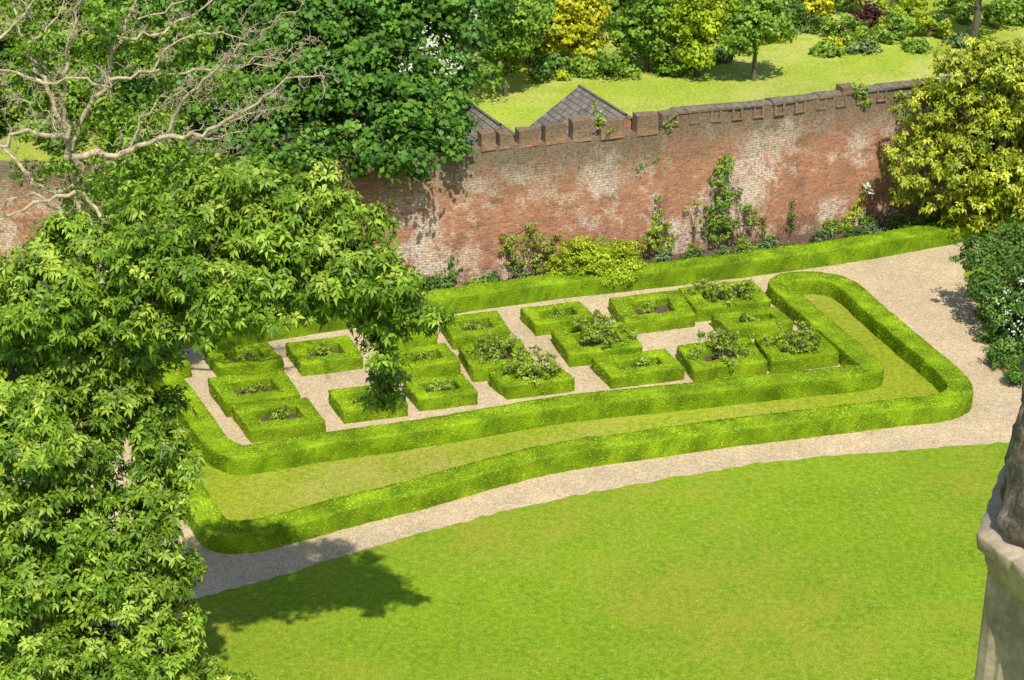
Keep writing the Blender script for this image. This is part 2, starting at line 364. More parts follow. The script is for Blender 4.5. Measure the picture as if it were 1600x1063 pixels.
for bi,(x0,x1,y0,y1,ps) in enumerate(boxes):
    w=x1-x0; yb=y0+24; e1y=.10*w; Hh=y1-yb; e2y=max(Hh-e1y,20)
    A=(x0,yb+e1y); B=(x0+.81*w,yb); C=(x1,yb+e2y); D=(x0+.19*w,yb+e2y+e1y)
    q=np.array(g2([A,B,C,D])); cen=q.mean(0); q=cen+(q-cen)*1.01
    side=np.mean([np.linalg.norm(q[i]-q[(i+1)%4]) for i in range(4)])
    th=side*.235; inn=cen+(q-cen)*(1-th/side)
    ln=[]
    for i in range(4):
        a,b2=inn[i],inn[(i+1)%4]; m=max(4,int(np.linalg.norm(b2-a)/.11)); 
        for j in range(m): ln.append(a+(b2-a)*j/m)
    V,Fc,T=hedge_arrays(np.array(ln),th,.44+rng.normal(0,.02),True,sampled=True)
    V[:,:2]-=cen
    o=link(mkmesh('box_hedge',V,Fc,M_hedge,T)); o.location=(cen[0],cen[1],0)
    top(o,["low clipped square box hedge with open centre on gravel","low clipped square box hedge around a rose bush"][ps>.5],"hedge","square box hedge beds on the gravel")
    qi=cen+(q-cen)*(1-1.75*th/side)
    sv=[(*a,.0) for a in qi]+[(*(cen+(a-cen)*.97),.15) for a in qi]+[(*cen,.19)]
    so=mkmesh('soil',sv,[(0,1,5,4),(1,2,6,5),(2,3,7,6),(3,0,4,7),(4,5,8),(5,6,8),(6,7,8),(7,4,8)],M_soil); link(so); so["kind"]="structure"
    bl=[]
    big=ps>.5
    nb=int(28+14*ps) if big else int(5+10*ps)
    for _ in range(nb):
        a=rng.random()*6.28; rr=rng.random()**.7*side*(.52 if big else .17)
        z=(.25+1.45*ps*rng.random()**1.1*(1-.5*rr/side)) if big else (.22+.28*rng.random())
        if rr>side*.3: z=max(z,.52)
        bl.append((np.array([cen[0]+math.cos(a)*rr,cen[1]+math.sin(a)*rr*.85,z]),(.06+.11*rng.random()) if big else (.07+.08*rng.random())))
    r=tree('rose_bush',(cen[0],cen[1],.15),bl,M_rose,["low green rose bush growing inside a box hedge square","tall open rose bush growing inside a box hedge square"][big],'bush',tr=.02,L=.08,W=.055,cl=.11,per=12,ratio=.75,fork=np.array([cen[0],cen[1],.25]))
    r["group"]="rose bushes in the hedge squares"
    if big:
        pts=np.array([np.asarray(c)+rdir(1)[0]*rr*1.1 for c,rr in bl[:6]]); m=len(pts)
        V,Fc,T=rosette_leaves(pts,unit(np.tile([0,-.5,.8],(m,1))+rng.normal(0,.3,(m,3))),.045,.045,rng.random(m),6)
        child(mkmesh('blossom',V,Fc,M_pink,np.clip(T,0,1)),r)
# ---------------------------------------------------------------- brick wall
wb=[(-420,395,235),(0,425,258),(300,448,262),(560,462,252),(745,447,233),(1027,404,206),(1030,403,180),(1190,378,165),(1395,345,136),(1400,344,136),(1600,316,110),(1850,282,82)]
WP=[];WH=[]
for a,b,c in wb: WP.append(G(a,b)[:2]); WH.append(hz(a,b,c))
WP=np.array(WP); WH=np.array(WH)
A0=G(745,447)[:2]; B0=G(1400,344)[:2]
for i in range(4,10):
    tt=np.dot(WP[i]-A0,B0-A0)/np.dot(B0-A0,B0-A0); WP[i]=A0+(B0-A0)*tt
seg=np.linalg.norm(np.diff(WP,axis=0),axis=1); WS=np.r_[0,np.cumsum(seg)]
def wat(s):
    p=np.array([np.interp(s,WS,WP[:,0]),np.interp(s,WS,WP[:,1])])
    i=min(max(np.searchsorted(WS,s)-1,0),len(WP)-2); d=unit(WP[i+1]-WP[i]); return p,d,np.array([-d[1],d[0]])
def whs(s): return np.interp(s,WS,WH)
THK=.5
ss=sorted(set([round(x,3) for x in np.arange(0,WS[-1],.3)]+[float(x) for x in WS]))
V=[];Fc=[];UV=[];TT=[]
def addq(vs,uvs,tt):
    b=len(V); V.extend(vs); TT.extend(tt); Fc.append([b,b+1,b+2,b+3]); UV.extend(uvs)
def wtop(s): return whs(s)+.02*math.sin(s*7.3)*math.sin(s*2.9+1)
def bow(s,z): return .022*math.sin(s*1.1+z*.8)+.015*math.sin(s*2.7-z*1.9)
nbf=np.array([-.39,.92])
for s0,s1 in zip(ss[:-1],ss[1:]):
    if s1-s0<1e-3: continue
    (p0,_,_),(p1,_,_)=wat(s0),wat(s1); _,d,nb=wat((s0+s1)/2)
    h0,h1=wtop(s0),wtop(s1); nv=8
    f=lambda pp,s,z:(*(pp+nbf*bow(s,z)*(0.0 if z<=0 else 1)),z)
    q0,q1=p0+nb*THK,p1+nb*THK
    for j in range(nv):
        a,b=j/nv,(j+1)/nv
        addq([f(p0,s0,a*h0),f(p1,s1,a*h1),f(p1,s1,b*h1),f(p0,s0,b*h0)],[(s0,a*h0),(s1,a*h1),(s1,b*h1),(s0,b*h0)],[a,a,b,b])
        addq([(*q1,a*h1),(*q0,a*h0),(*q0,b*h0),(*q1,b*h1)],[(s1,a*h1),(s0,a*h0),(s0,b*h0),(s1,b*h1)],[a,a,b,b])
    addq([f(p0,s0,h0),f(p1,s1,h1),(*q1,h1),(*q0,h0)],[(s0,h0),(s1,h1),(s1,h1+.5),(s0,h0+.5)],[1,1,1,1])
WE=empty('brick_wall',(WP[4][0],WP[4][1],0)); top(WE,"tall old red brick garden wall with battlements and lime-stained patches","wall")
child(mkmesh('wall',V,Fc,M_brick,TT,UV),WE)
def wallbox(name,s0,s1,z0,z1,o0,o1,mat,par=WE,tt=.9):
    p0,d,nb=wat(s0); p1,_,_=wat(s1); _,d,nb=wat((s0+s1)/2)
    jj=rng.normal(0,.03,4)
    c=[(*(p0+nb*o0),z0),(*(p1+nb*o0),z0),(*(p1+nb*o1),z0),(*(p0+nb*o1),z0),(*(p0+nb*o0),z1+jj[0]),(*(p1+nb*o0),z1+jj[1]),(*(p1+nb*o1),z1+jj[2]),(*(p0+nb*o1),z1+jj[3])]
    fs=[(0,1,5,4),(2,3,7,6),(1,2,6,5),(3,0,4,7),(4,5,6,7),(3,2,1,0)]
    uv=[]
    for f in fs:
        for i in f:
            v=c[i]; s=s0 if i in(0,3,4,7) else s1
            off=o1 if i in(2,3,6,7) else o0
            if f in(fs[4],fs[5]): uv.append((s,off+z1))
            elif f in(fs[2],fs[3]): uv.append((s+off,v[2]))
            else: uv.append((s,v[2]))
    o=mkmesh(name,c,fs,mat,[tt-.08]*4+[tt+.1]*4,uv)
    child(o,par); return o
def s_of(px):
    best=None
    for s in np.arange(WS[0],WS[-1],.05):
        p,_,_=wat(s); z=whs(s)
        zc=p[1]*cp-(z-HC)*sp; u=p[0]/zc*F+800
        if best is None or abs(u-px)<best[0]: best=(abs(u-px),s)
    return best[1]
def ztop(s,py,px):
    p,_,_=wat(s); d=ray(px,py); return HC+p[1]*d[2]/d[1]
for x0,x1,yt in [(752,774,207),(780,800,209),(810,843,203),(852,883,196),(894,924,187),(939,974,189),(995,1027,181)]:
    s0,s1=s_of(x0),s_of(x1); zt=ztop((s0+s1)/2,yt,(x0+x1)/2)
    wallbox('merlon',s0,s1,min(whs(s0),whs(s1))-.08,zt,-.035,THK*.7,M_brickd,tt=.84)
sr=s_of(1030)+.1; se=WS[-1]-.1
edges=[sr]
while edges[-1]<se: edges.append(edges[-1]+rng.uniform(.35,.6))
cv=[];cf=[]
for s0,s1 in zip(edges[:-1],edges[1:]):
    p0,d,nb=wat(s0+.006); p1,_,_=wat(s1-.006); h0,h1=whs(s0),whs(s1); j=abs(rng.normal(0,.018)); lo=-.05+rng.normal(0,.014)
    b=len(cv)
    for p,h in((p0,h0),(p1,h1)):
        for off,z in((lo,-.015),(lo,.035),(THK/2,.10),(THK+.05,.035),(THK+.05,-.015)):
            cv.append((*(p+nb*off),h+z+(j if z>.01 else 0)))
    for q in range(4): cf.append((b+q,b+5+q,b+6+q,b+q+1))
    cf.append((b,b+1,b+2,b+3,b+4)); cf.append((b+9,b+8,b+7,b+6,b+5))
child(mkmesh('coping',cv,cf,M_cope),WE)
cv=[];cf=[];cu=[]
s=sr+.2
while s<s_of(1400):
    p0,d,nb=wat(s)
    for (a,b2,z0,z1,of) in [(s,s+.42,-.42,-.37,-.06),(s,s+.08,-.37,-.03,-.05),(s+.34,s+.42,-.37,-.03,-.05)]:
        q0=wat(a)[0]; q1=wat(b2)[0]; b=len(cv)
        hh0,hh1=whs(a),whs(b2)
        cs=[(*(q0+nb*of),hh0+z0),(*(q1+nb*of),hh1+z0),(*(q1+nb*.05),hh1+z0),(*(q0+nb*.05),hh0+z0),(*(q0+nb*of),hh0+z1),(*(q1+nb*of),hh1+z1),(*(q1+nb*.05),hh1+z1),(*(q0+nb*.05),hh0+z1)]
        cv+=cs
        for f in [(0,1,5,4),(1,2,6,5),(3,0,4,7),(4,5,6,7),(3,2,1,0)]:
            cf.append(tuple(b+i for i in f)); cu+= [(a+(i in(1,2,5,6))*(b2-a),cs[i][2]) for i in f]
    s+=.84
child(mkmesh('corbel',cv,cf,M_brickd,[.84]*len(cv),cu),WE)
s0=s_of(1318);s1=s_of(1338); wallbox('pier',s0,s1,whs(s0)+.04,whs(s0)+.26,.0,THK,M_brickd)
bed=[tuple(wat(s)[0]+wat(s)[2]*.1) for s in np.arange(WS[2],WS[9],1.0)]
bed2=[tuple(q) for q in bp[::-1]]
sheet('flower_bed',bed+[tuple(G(1500,355)[:2])]+bed2,.008,M_soil)
ul=[tuple(wat(s)[0]+wat(s)[2]*.3) for s in np.arange(0.1,WS[-1],1.5)]
sheet('upper_lawn',ul+[(120,90),(120,200),(-120,200),(-120,70)],.006,M_rough)
# ---------------------------------------------------------------- sheds behind wall
def shed(px,py_r,length,hw,label,drop=1.7):
    s=s_of(px); p,d,nb=wat(s); 
    c0=p+nb*(THK+.05); rr=ray(px,py_r); zr=HC+c0[1]*rr[2]/rr[1]
    e=empty('garden_shed',(c0[0],c0[1],0)); top(e,label,'shed')
    ze=zr-drop; L=length
    def w(a,b,z): q=c0+d*a+nb*b; return (q[0],q[1],z)
    V=[w(-hw,0,0),w(hw,0,0),w(hw,L,0),w(-hw,L,0),w(-hw,0,ze),w(hw,0,ze),w(hw,L,ze),w(-hw,L,ze),w(0,0,zr-.06),w(0,L,zr-.06)]
    Fs=[(0,1,5,8,4),(2,3,7,9,6),(1,2,6,5),(3,0,4,7)]
    uv=[]
    for f in Fs:
        for i in f: 
            v=V[i]; uv.append(((v[0]+v[1])*.8,v[2]))
    child(mkmesh('wall',V,Fs,M_brickd,[.5]*10,uv),e)
    o=.25; sl=math.hypot(hw+o,drop*(hw+o)/hw); zo=zr-drop*(hw+o)/hw; th=.07
    V=[];Fs=[];uv=[]
    for sg in(-1,1):
        b=len(V); V+=[w(0,-0.02,zr),w(0,L+o,zr),w(sg*(hw+o),L+o,zo),w(sg*(hw+o),-0.02,zo),w(0,-0.02,zr-th),w(0,L+o,zr-th),w(sg*(hw+o),L+o,zo-th),w(sg*(hw+o),-0.02,zo-th)]
        U=[(0,0),(L+o,0),(L+o,sl),(0,sl)]*2
        for f in [(0,1,2,3),(0,3,7,4),(2,1,5,6),(3,2,6,7)]:
            Fs.append(tuple(b+i for i in f)); uv+=[U[i] for i in f]
    child(mkmesh('roof',V,Fs,M_slate,None,uv),e)
    T=Tubes(); T.add([np.array(w(0,t,zr+.01)) for t in np.linspace(-.02,L+o,6)],[.055]*6,8)
    child(T.obj('ridge_tile',M_cope),e)
shed(988,180,3.6,1.9,"small shed with slate gable roof behind the brick wall",1.25)
shed(792,196,4.0,2.2,"shaded shed with slate gable roof behind the brick wall")
# ---------------------------------------------------------------- cottage
def cottage():
    e=empty('cottage',(-4.5,86,0)); top(e,"white rendered cottage with slate roof among garden trees","house")
    x0,x1,y0,y1,h,hr=-9.5,-.8,84,90,4.6,7.2; ym=(y0+y1)/2
    V=[(x0,y0,0),(x1,y0,0),(x1,y1,0),(x0,y1,0),(x0,y0,h),(x1,y0,h),(x1,y1,h),(x0,y1,h),(x0,ym,hr-.05),(x1,ym,hr-.05)]
    child(mkmesh('wall',V,[(0,1,5,4),(2,3,7,6),(1,2,6,9,5),(3,0,4,8,7)],M_whitewall),e)
    a=.3; zz=h-.25
    V=[(x0-a,ym,hr),(x1+a,ym,hr),(x1+a,y0-a,zz),(x0-a,y0-a,zz),(x1+a,y1+a,zz),(x0-a,y1+a,zz)]
    child(mkmesh('roof',V,[(0,3,2,1),(0,1,4,5)],M_slate,None,[(0,0),(0,4),(9,4),(9,0),(0,0),(9,0),(9,4),(0,4)]),e)
    for x in(-8,-5.2,-2.4):
        for z in (1.2,3.0):
            V=[(x-.45,y0-.02,z),(x+.45,y0-.02,z),(x+.45,y0-.02,z+1.1),(x-.45,y0-.02,z+1.1)]
            child(mkmesh('window',V,[(0,1,2,3)],M_glass),e)
cottage()
# ---------------------------------------------------------------- turret
def turret():
    cx,cy,zl=4.36,10.45,17.98
    e=empty('stone_turret',(cx,cy,0)); top(e,"octagonal stone turret with moulded ledge and weathered tapering cap","turret")
    def rev(prof,fn,seg,mat,name,smooth=False):
        ang=np.arange(seg)*2*math.pi/seg; V=[]
        for r,z in prof:
            R=fn(ang,r,z); V.append(np.stack([cx+np.cos(ang)*R,cy+np.sin(ang)*R,np.full(seg,z)],1))
        V=np.concatenate(V); n=len(prof)
        i=np.arange(n-1)[:,None]*seg; j=np.arange(seg)[None,:]; j2=(j+1)%seg
        Fc=np.stack([i+j,i+j2,i+seg+j2,i+seg+j],-1).reshape(-1,4)
        child(mkmesh(name,V,Fc,mat,smooth=smooth),e)
    rot=math.radians(22.5)
    def octf(a,r):
        k=(a+rot+math.pi/8)%(math.pi/4)-math.pi/8; return r/np.cos(k)*.96
    def shaft(a,r,z):
        k=np.abs((a+rot+math.pi/8)%(math.pi/4)-math.pi/8)
        return octf(a,r)-((k<.30)*.04+(k<.24)*.07+(k<.05)*(-.08))
    rev([(1.21,z) for z in np.linspace(0,zl-.30,12)],shaft,400,M_stone,'shaft')
    def corn(a,r,z):
        return octf(a,r)+.006*np.sin(a*37+z*9)-.012*(np.abs(np.sin(a*12))<.08)
    rev([(1.05,zl-.30),(1.22,zl-.29),(1.225,zl-.24),(1.245,zl-.20),(1.245,zl-.15),(1.30,zl-.10),(1.305,zl-.02),(1.30,zl),(1.1,zl+.035),(.9,zl+.04)],corn,384,M_stone,'cornice')
    def capf(a,r,z):
        rib=.045*np.abs(np.cos(a*8+.3))**.7
        return octf(a,r)+.02-rib+.010*np.sin(a*19+z*11)+.010*np.sin(z*27+a*5)+.012*np.sin(z*9-a*11)+rng.normal(0,.005,len(a))
    zz=[.02,.06,.12,.18,.24,.34]+list(np.linspace(.42,3.0,36))
    pr=[np.interp(z,[0,.08,.2,.5,1.0,1.5,2.0,2.5,3.0],[1.16,1.20,1.20,1.17,1.15,1.09,.98,.78,.5]) for z in zz]
    rev([(r,zl+z) for r,z in zip(pr,zz)]+[(.25,zl+3.2),(.02,zl+3.3)],capf,240,M_wstone,'cap')
turret()
# ---------------------------------------------------------------- chestnut tree
cb=[(320,315,38,.9),(400,305,37.5,.8),(480,310,37.5,.8),(540,345,37.5,.7),(430,370,36.8,.95),(520,395,37,.9),(575,415,37.2,.7),(612,450,37.4,.46),(640,478,37.4,.3),(530,450,37,.58),(430,440,36.5,.85),(585,485,37.4,.33),(612,515,37.4,.2),(500,478,37,.25),(600,590,37,.13),(592,550,37,.18),(606,625,37,.1),(660,490,37,.14),
(260,340,38,.9),(250,395,37,1.0),(170,420,36.5,1.1),(80,465,36,1.2),(0,500,36,1.2),(320,415,36.5,.95),(230,475,36,.85),(330,470,36.3,.55),(390,485,36.5,.28),(120,535,35.5,1.15),(20,590,35,1.3),(150,605,35,.8),(85,680,34.5,1.1),(200,655,35,.65),(250,690,35,.5),(262,640,35.3,.32),(10,720,34,1.3),(75,790,34,1.0),(30,860,33.5,1.3),(185,845,34,.75),(245,845,34,.5),(120,895,33.5,.95),(225,930,33.5,.65),(40,960,33,1.3),(150,990,33,.95),(240,1010,33,.7),(300,1050,33,.55),(80,1060,32.5,1.3),(200,1080,32.5,1.1),(330,1100,32.5,.8),(240,570,36,.25),(190,550,36,.55),(275,515,36,.32),(140,750,34.5,.6),(255,740,34.8,.42),(230,790,34.3,.42),(275,790,34.3,.3),(270,880,33.8,.35),(285,730,35,.25),(280,960,33.3,.35),(120,385,37,.6),(60,400,37,.5)]
blobs=[]
for a,b,y,r in cb:
    dy=5.0 if (a>240 and b<560) else (4.0 if b<480 else 2.9)
    c=P(a,b,y-dy); R=r*.95*(y-dy)/(y-2.9)
    blobs.append((c,R))
    if a>150:
        for _ in range(2 if R>.3 else 1):      # outlying sprays
            d=unit(rng.normal(size=3)*[1,1,.6]); blobs.append((c+d*R*1.12,.13+.12*rng.random()))
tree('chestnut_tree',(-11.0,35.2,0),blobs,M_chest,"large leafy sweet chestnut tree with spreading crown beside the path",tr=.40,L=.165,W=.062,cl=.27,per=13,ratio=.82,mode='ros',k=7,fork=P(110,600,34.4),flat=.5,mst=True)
# ---------------------------------------------------------------- dying tree
def dying():
    Y=47.
    base=P(150,420,Y).copy(); base[2]=0; base[1]=47
    e=empty('dying_tree',base); top(e,"half-dead old tree with bleached twisting bare branches and sparse leaves","tree")
    T=Tubes()
    def pl(pts,r0,r1,dy=0):
        pts=[P(a,b,Y+dy+(i*.25*(1 if dy>=0 else -1))) for i,(a,b) in enumerate(pts)]
        p=resample(np.array(pts),.26,False); p=smoothp(p,1,False); p[1:-1]+=rng.normal(0,.06,(len(p)-2,3))
        rad=np.linspace(r0,r1,len(p))*(.88+.24*rng.random(len(p)))*.85; T.add(p,rad,8)
        return p,rad
    def twig(p,d,L,r,dep):
        n=6; pts=[p]; dd=d.copy()
        for i in range(n):
            dd=unit(dd+rng.normal(0,.6,3)+np.array([0,0,.06])); pts.append(pts[-1]+dd*L/n)
        T.add(pts,np.linspace(r,r*.45,n+1),4)
        if dep>0:
            for i in (2,3,4,5,6):
                if rng.random()<.72:
                    s=unit(dd*.5+rng.normal(0,.7,3)); twig(pts[i],s,L*.62,max(r*.6,.008),dep-1)
    low=[base-np.array([0,0,.1]),base+[.1,0,2.5],P(160,420,Y)]
    lp_=resample(np.array(low),.5,False); T.add(lp_,np.linspace(.36,.2,len(lp_)),9)
    br=[([(160,420),(135,375),(118,300),(105,215)],.23,.13,0),
    ([(105,215),(60,208),(20,215),(-20,240)],.09,.05,-1),([(118,290),(70,300),(35,265),(10,235),(-30,200)],.10,.05,.5),
    ([(110,235),(130,180),(170,125),(190,60),(215,-10)],.10,.035,.3),([(112,245),(150,235),(200,242),(260,212),(300,215),(360,190),(410,150),(440,128),(490,120)],.11,.022,-.5),
    ([(260,212),(285,160),(330,110),(400,60),(440,20)],.06,.02,-.8),([(170,125),(240,110),(300,115),(360,105),(430,85)],.055,.02,.2),([(190,60),(250,50),(310,20),(360,-20)],.05,.02,.5),
    ([(105,215),(70,130),(40,70),(20,0)],.09,.035,.3),([(105,215),(95,140),(110,70),(130,-10)],.08,.03,-.4),([(75,135),(30,115),(-20,105)],.06,.03,0),([(118,300),(75,312),(40,320),(0,345)],.07,.03,-1),([(135,375),(90,330),(60,300),(20,310)],.06,.025,-.6),
    ([(300,215),(340,215),(385,205)],.035,.015,-.5),([(70,130),(110,118),(165,135)],.045,.03,-.7),([(360,190),(400,175),(450,165)],.03,.012,-.4),([(40,70),(80,40),(100,0)],.045,.02,.2),([(0,60),(40,20),(70,-20)],.045,.02,.2),([(130,300),(165,350),(160,420)],.05,.08,-.5),
    ([(330,110),(380,100),(450,95),(475,70)],.03,.012,-.9),([(240,110),(270,60),(330,50),(380,60)],.035,.014,.1),([(200,242),(220,190),(250,150),(300,150)],.04,.015,.1),([(20,215),(0,180),(30,150),(60,160)],.035,.015,-.6),([(190,60),(150,40),(90,30),(50,50)],.035,.015,.3),([(215,30),(260,10),(300,-10)],.03,.015,0)]
    for pts,r0,r1,dy in br[:]:
        p,rad=pl(pts,r0,r1,dy)
        if r0>.2: continue
        for i in range(1,len(p)):
            if rng.random()<.85:
                tdir=unit(p[i]-p[i-1]); d=unit(tdir*.5+rng.normal(0,.6,3)+np.array([0,0,.2])); twig(p[i],d,.3+.5*rng.random(),max(.013,rad[i]*.32),2 if rng.random()<.6 else 1)
        twig(p[-1],unit(p[-1]-p[-2]),.8,r1,2)
    child(T.obj('trunk',M_dead),e)
    sb=[]
    for a,b,r in [(60,150,.7),(160,170,.8),(200,200,.8),(240,100,.7),(270,60,.7),(50,190,.6),(210,60,.6),(150,90,.7),(20,20,.6),(110,150,.7),(330,140,.5),(250,170,.7),(180,280,1.0),(110,250,.6),(220,300,1.1),(200,250,.7),(60,60,.6),(150,20,.6),(300,260,.9),(150,330,1.0),(260,250,.8),(90,100,.6),(320,60,.5),(370,130,.45),(30,110,.6),(60,260,.5),(260,320,.8),(100,320,.5)]:
        sb.append((P(a,b,Y+1.4+rng.normal(0,.5)),r))
    child(leafmesh('crown',sb,M_mid,.15,.08,.28,28,.7),e)
dying()
# ---------------------------------------------------------------- other trees
def PB(L): return [(P(a,b,y),r) for a,b,y,r in L]
mb=[(270,40,66,2.2),(380,20,64,2.2),(480,30,62,2.2),(570,30,62,2.1),(625,0,63,1.6),(430,110,61,2.0),(520,110,60.5,2.1),(590,110,60,1.7),(640,120,61,1.1),(685,150,60.5,.9),(640,170,59.5,1.4),(560,180,59,1.6),(600,225,57.5,1.1),(640,245,57.3,.8),(690,200,58.5,.9),(460,190,59.5,1.5),(350,150,62,1.9),(290,180,63,1.7),(380,230,60,1.3),(310,250,61,1.3),(440,240,57.5,1.0),(250,120,66,2.0),(500,-50,63,2.3),(380,-60,65,2.4),(610,-60,63,2.2),(340,280,56.5,1.0),(280,290,56.5,1.1),(400,270,56.5,.9),(470,260,56.5,.7),(500,225,57,.7),(230,270,56.5,1.0),(715,60,62,.9),(740,20,62.5,1.2),(700,-10,63,1.2),(722,110,61.5,.6),(560,245,57,.55),(700,235,58,.45)]
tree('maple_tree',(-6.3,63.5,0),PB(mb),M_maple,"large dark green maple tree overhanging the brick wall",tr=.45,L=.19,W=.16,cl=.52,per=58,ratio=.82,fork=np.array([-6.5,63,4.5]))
gb=[(1500,120,63.5,.95),(1560,105,63.5,1.1),(1610,140,63.5,1.5),(1450,165,63.2,.7),(1510,190,62.8,1.1),(1580,210,62.8,1.3),(1435,235,62.8,.7),(1500,255,62.5,1.0),(1570,280,62.3,1.2),(1422,285,62.6,.45),(1450,310,62.6,.55),(1520,325,62.3,.75),(1600,330,62.3,1.2),(1640,240,63,1.8),(1660,150,64,1.6),(1680,320,62.5,1.6),(1490,340,62.6,.45),(1478,88,63.8,.3),(1545,350,62.6,.5),(1440,125,63.5,.3),(1540,78,64,.4),(1420,200,63,.3),(1405,262,62.8,.25),(1500,85,63.8,.3),(1410,175,63.2,.2),(1395,235,63,.18),(1400,300,62.8,.2),(1465,140,63.3,.3),(1520,65,64,.25)]
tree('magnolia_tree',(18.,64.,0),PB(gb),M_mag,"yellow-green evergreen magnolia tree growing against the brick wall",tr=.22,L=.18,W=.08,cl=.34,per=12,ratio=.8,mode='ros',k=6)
sb=[(1530,395,56,.6),(1580,385,56.5,.9),(1630,390,57,1.1),(1545,440,55,.7),(1600,440,54.5,1.0),(1570,490,53.8,.7),(1620,500,53.5,1.0),(1590,540,52.8,.55),(1640,560,52.5,.9),(1510,405,55.8,.35),(1570,560,52.6,.3),(1680,450,54,1.4)]
r=tree('viburnum_bush',G(1620,560),PB(sb),M_shrub,"dark green shrub with white flower heads spilling onto the gravel",'bush',tr=.10,L=.12,W=.07,cl=.26,per=44)
pts=[]
for a,b in [(1590,425),(1598,440),(1570,455),(1545,462),(1540,475),(1560,470),(1595,470),(1560,445),(1575,490),(1590,505),(1550,485),(1580,520),(1610,450),(1625,480),(1600,520),(1565,505),(1585,455),(1640,510),(1650,440)]:
    g=min(PB(sb),key=lambda q:abs(q[0][0]/ (q[0][1]*cp-(q[0][2]-HC)*sp)*F+800-a)+abs(q[0][2]-P(a,b,54)[2])*20); pts.append(P(a,b,g[0][1]-g[1]*1.0))
pts=np.array(pts); pts=np.repeat(pts,9,0)+rng.normal(0,.07,(len(pts)*9,3)); m=len(pts)
V,Fc,T=flat_leaves(pts,np.tile([-.2,-.6,.8],(m,1))+rng.normal(0,.4,(m,3)),.06,.06,rng.random(m),0)
child(mkmesh('blossom',V,Fc,M_white,T),r)
def gen(name,bx,by,h,w,mat,label,cat,n=10,trunk=.35,tr=.12,L=.20,W=.14,cl=.45,per=36,ratio=.8,group=None):
    bl=[]
    z0=h*trunk
    for i in range(n):
        a=rng.random()*6.28; u=rng.random(); z=z0+(h-z0)*(.15+.75*u); rr=(w/2)*(.75 if u<.75 else .45)*rng.random()**.5
        bl.append((np.array([bx+math.cos(a)*rr,by+math.sin(a)*rr,z]),(.14+.16*rng.random())*min(w,h-z0)))
    bl.append((np.array([bx,by,z0+(h-z0)*.45]),.32*min(w,h-z0)))
    return tree(name,(bx,by,0),bl,mat,label,cat,tr=tr,L=L,W=W,cl=cl,per=per,ratio=ratio,group=group)
def at(name,px,py,wpx,hpx,mat,label,cat,**k):
    g=G(px,py); sc=F/math.hypot(g[1],HC); gen(name,g[0],g[1],hpx/sc*1.04,wpx/sc,mat,label,cat,**k)
GT="trees along the far side of the upper lawn"
at('tree',790,150,120,190,M_mid,"leafy green tree beside the upper lawn","tree",n=15,trunk=.08,group=GT)
at('tree',825,100,100,120,M_mid,"green tree behind the golden shrub","tree",n=12,trunk=.1,group=GT)
at('golden_bush',898,98,125,104,M_yel,"bright golden-yellow rounded shrub at the edge of the lawn","bush",n=16,trunk=0.0,cl=.35,group="golden shrubs")
at('golden_bush',1278,30,75,42,M_yel,"bright golden-yellow shrub in the far border","bush",n=10,trunk=0.0,cl=.35,group="golden shrubs")
at('bush',960,118,90,50,M_mid,"rough green shrub in the border","bush",n=8,trunk=0.,group="border shrubs")
at('tree',1010,112,105,130,M_mid,"bushy green tree on the lawn edge","tree",n=15,trunk=.1,cl=.38,group=GT)
at('tree',1090,120,85,150,M_lime,"upright light green tree on the lawn edge","tree",n=15,trunk=.1,cl=.38,group=GT)
at('fruit_tree',1178,126,115,140,M_mid,"small apple tree with leaning trunk on the lawn","tree",n=13,trunk=.36,per=18,cl=.32,group="orchard trees")
at('bush',1360,46,60,44,M_red,"purple-leaved shrub in the far border","bush",n=8,trunk=0.,group="border shrubs")
at('tree',1520,72,150,190,M_mid,"tree with bare grey trunk in the upper garden","tree",n=9,trunk=.6,tr=.22,group=GT)
fb=[(850,124,80,34,M_shrub),(900,118,80,24,M_mid),(1050,118,50,20,M_mid),(1140,62,90,44,M_mid),(1200,52,80,40,M_mid),(1250,48,80,34,M_shrub),(1310,60,80,30,M_mid),(1400,62,90,34,M_mid),(1450,58,80,34,M_lime),(1550,42,90,40,M_mid),(1600,36,90,50,M_mid),(1290,84,60,14,M_mid),(1350,84,60,14,M_grey),(1230,36,90,60,M_mid),(1420,20,120,50,M_lime),(1500,25,100,44,M_mid),(1330,20,90,50,M_mid),(1600,5,120,70,M_mid),(1180,20,120,70,M_shrub),(1300,76,16,10,M_yel),(1060,30,130,90,M_shrub),(960,40,120,90,M_mid),(870,20,130,100,M_shrub),(1090,10,140,90,M_mid),(1250,0,140,60,M_shrub),(1380,-10,140,60,M_mid),(1500,-10,140,60,M_shrub),(1430,78,60,12,M_mid),(1500,72,60,14,M_grey),(1120,96,50,16,M_shrub)]
for a,b,w,h,m in fb:
    at('bush',a,b,w,h,m,"rough green shrub in the upper garden border","bush",n=9,trunk=0.,cl=.32,per=26,ratio=.8,group="border shrubs")
for i in range(46):
    a=rng.uniform(1130,1620); b=np.interp(a,[1130,1300,1450,1620],[74,76,66,50])-rng.random()*44
    m=[M_mid,M_shrub,M_lime,M_grey,M_mid,M_rose][rng.integers(6)]
    at('bush',a,b,rng.uniform(22,46),rng.uniform(10,26),m,"small loose plant in the upper garden border","bush",n=5,trunk=0.,L=.15,W=.09,cl=.25,per=16,ratio=.7,group="small border plants")
for i in range(16):
    a=rng.uniform(835,1130); b=np.interp(a,[835,1130],[128,118])-rng.random()*14
    m=[M_mid,M_shrub,M_lime,M_mid][rng.integers(4)]
    at('bush',a,b,rng.uniform(22,44),rng.uniform(10,24),m,"small loose plant in the upper garden border","bush",n=5,trunk=0.,L=.15,W=.09,cl=.25,per=16,ratio=.7,group="small border plants")
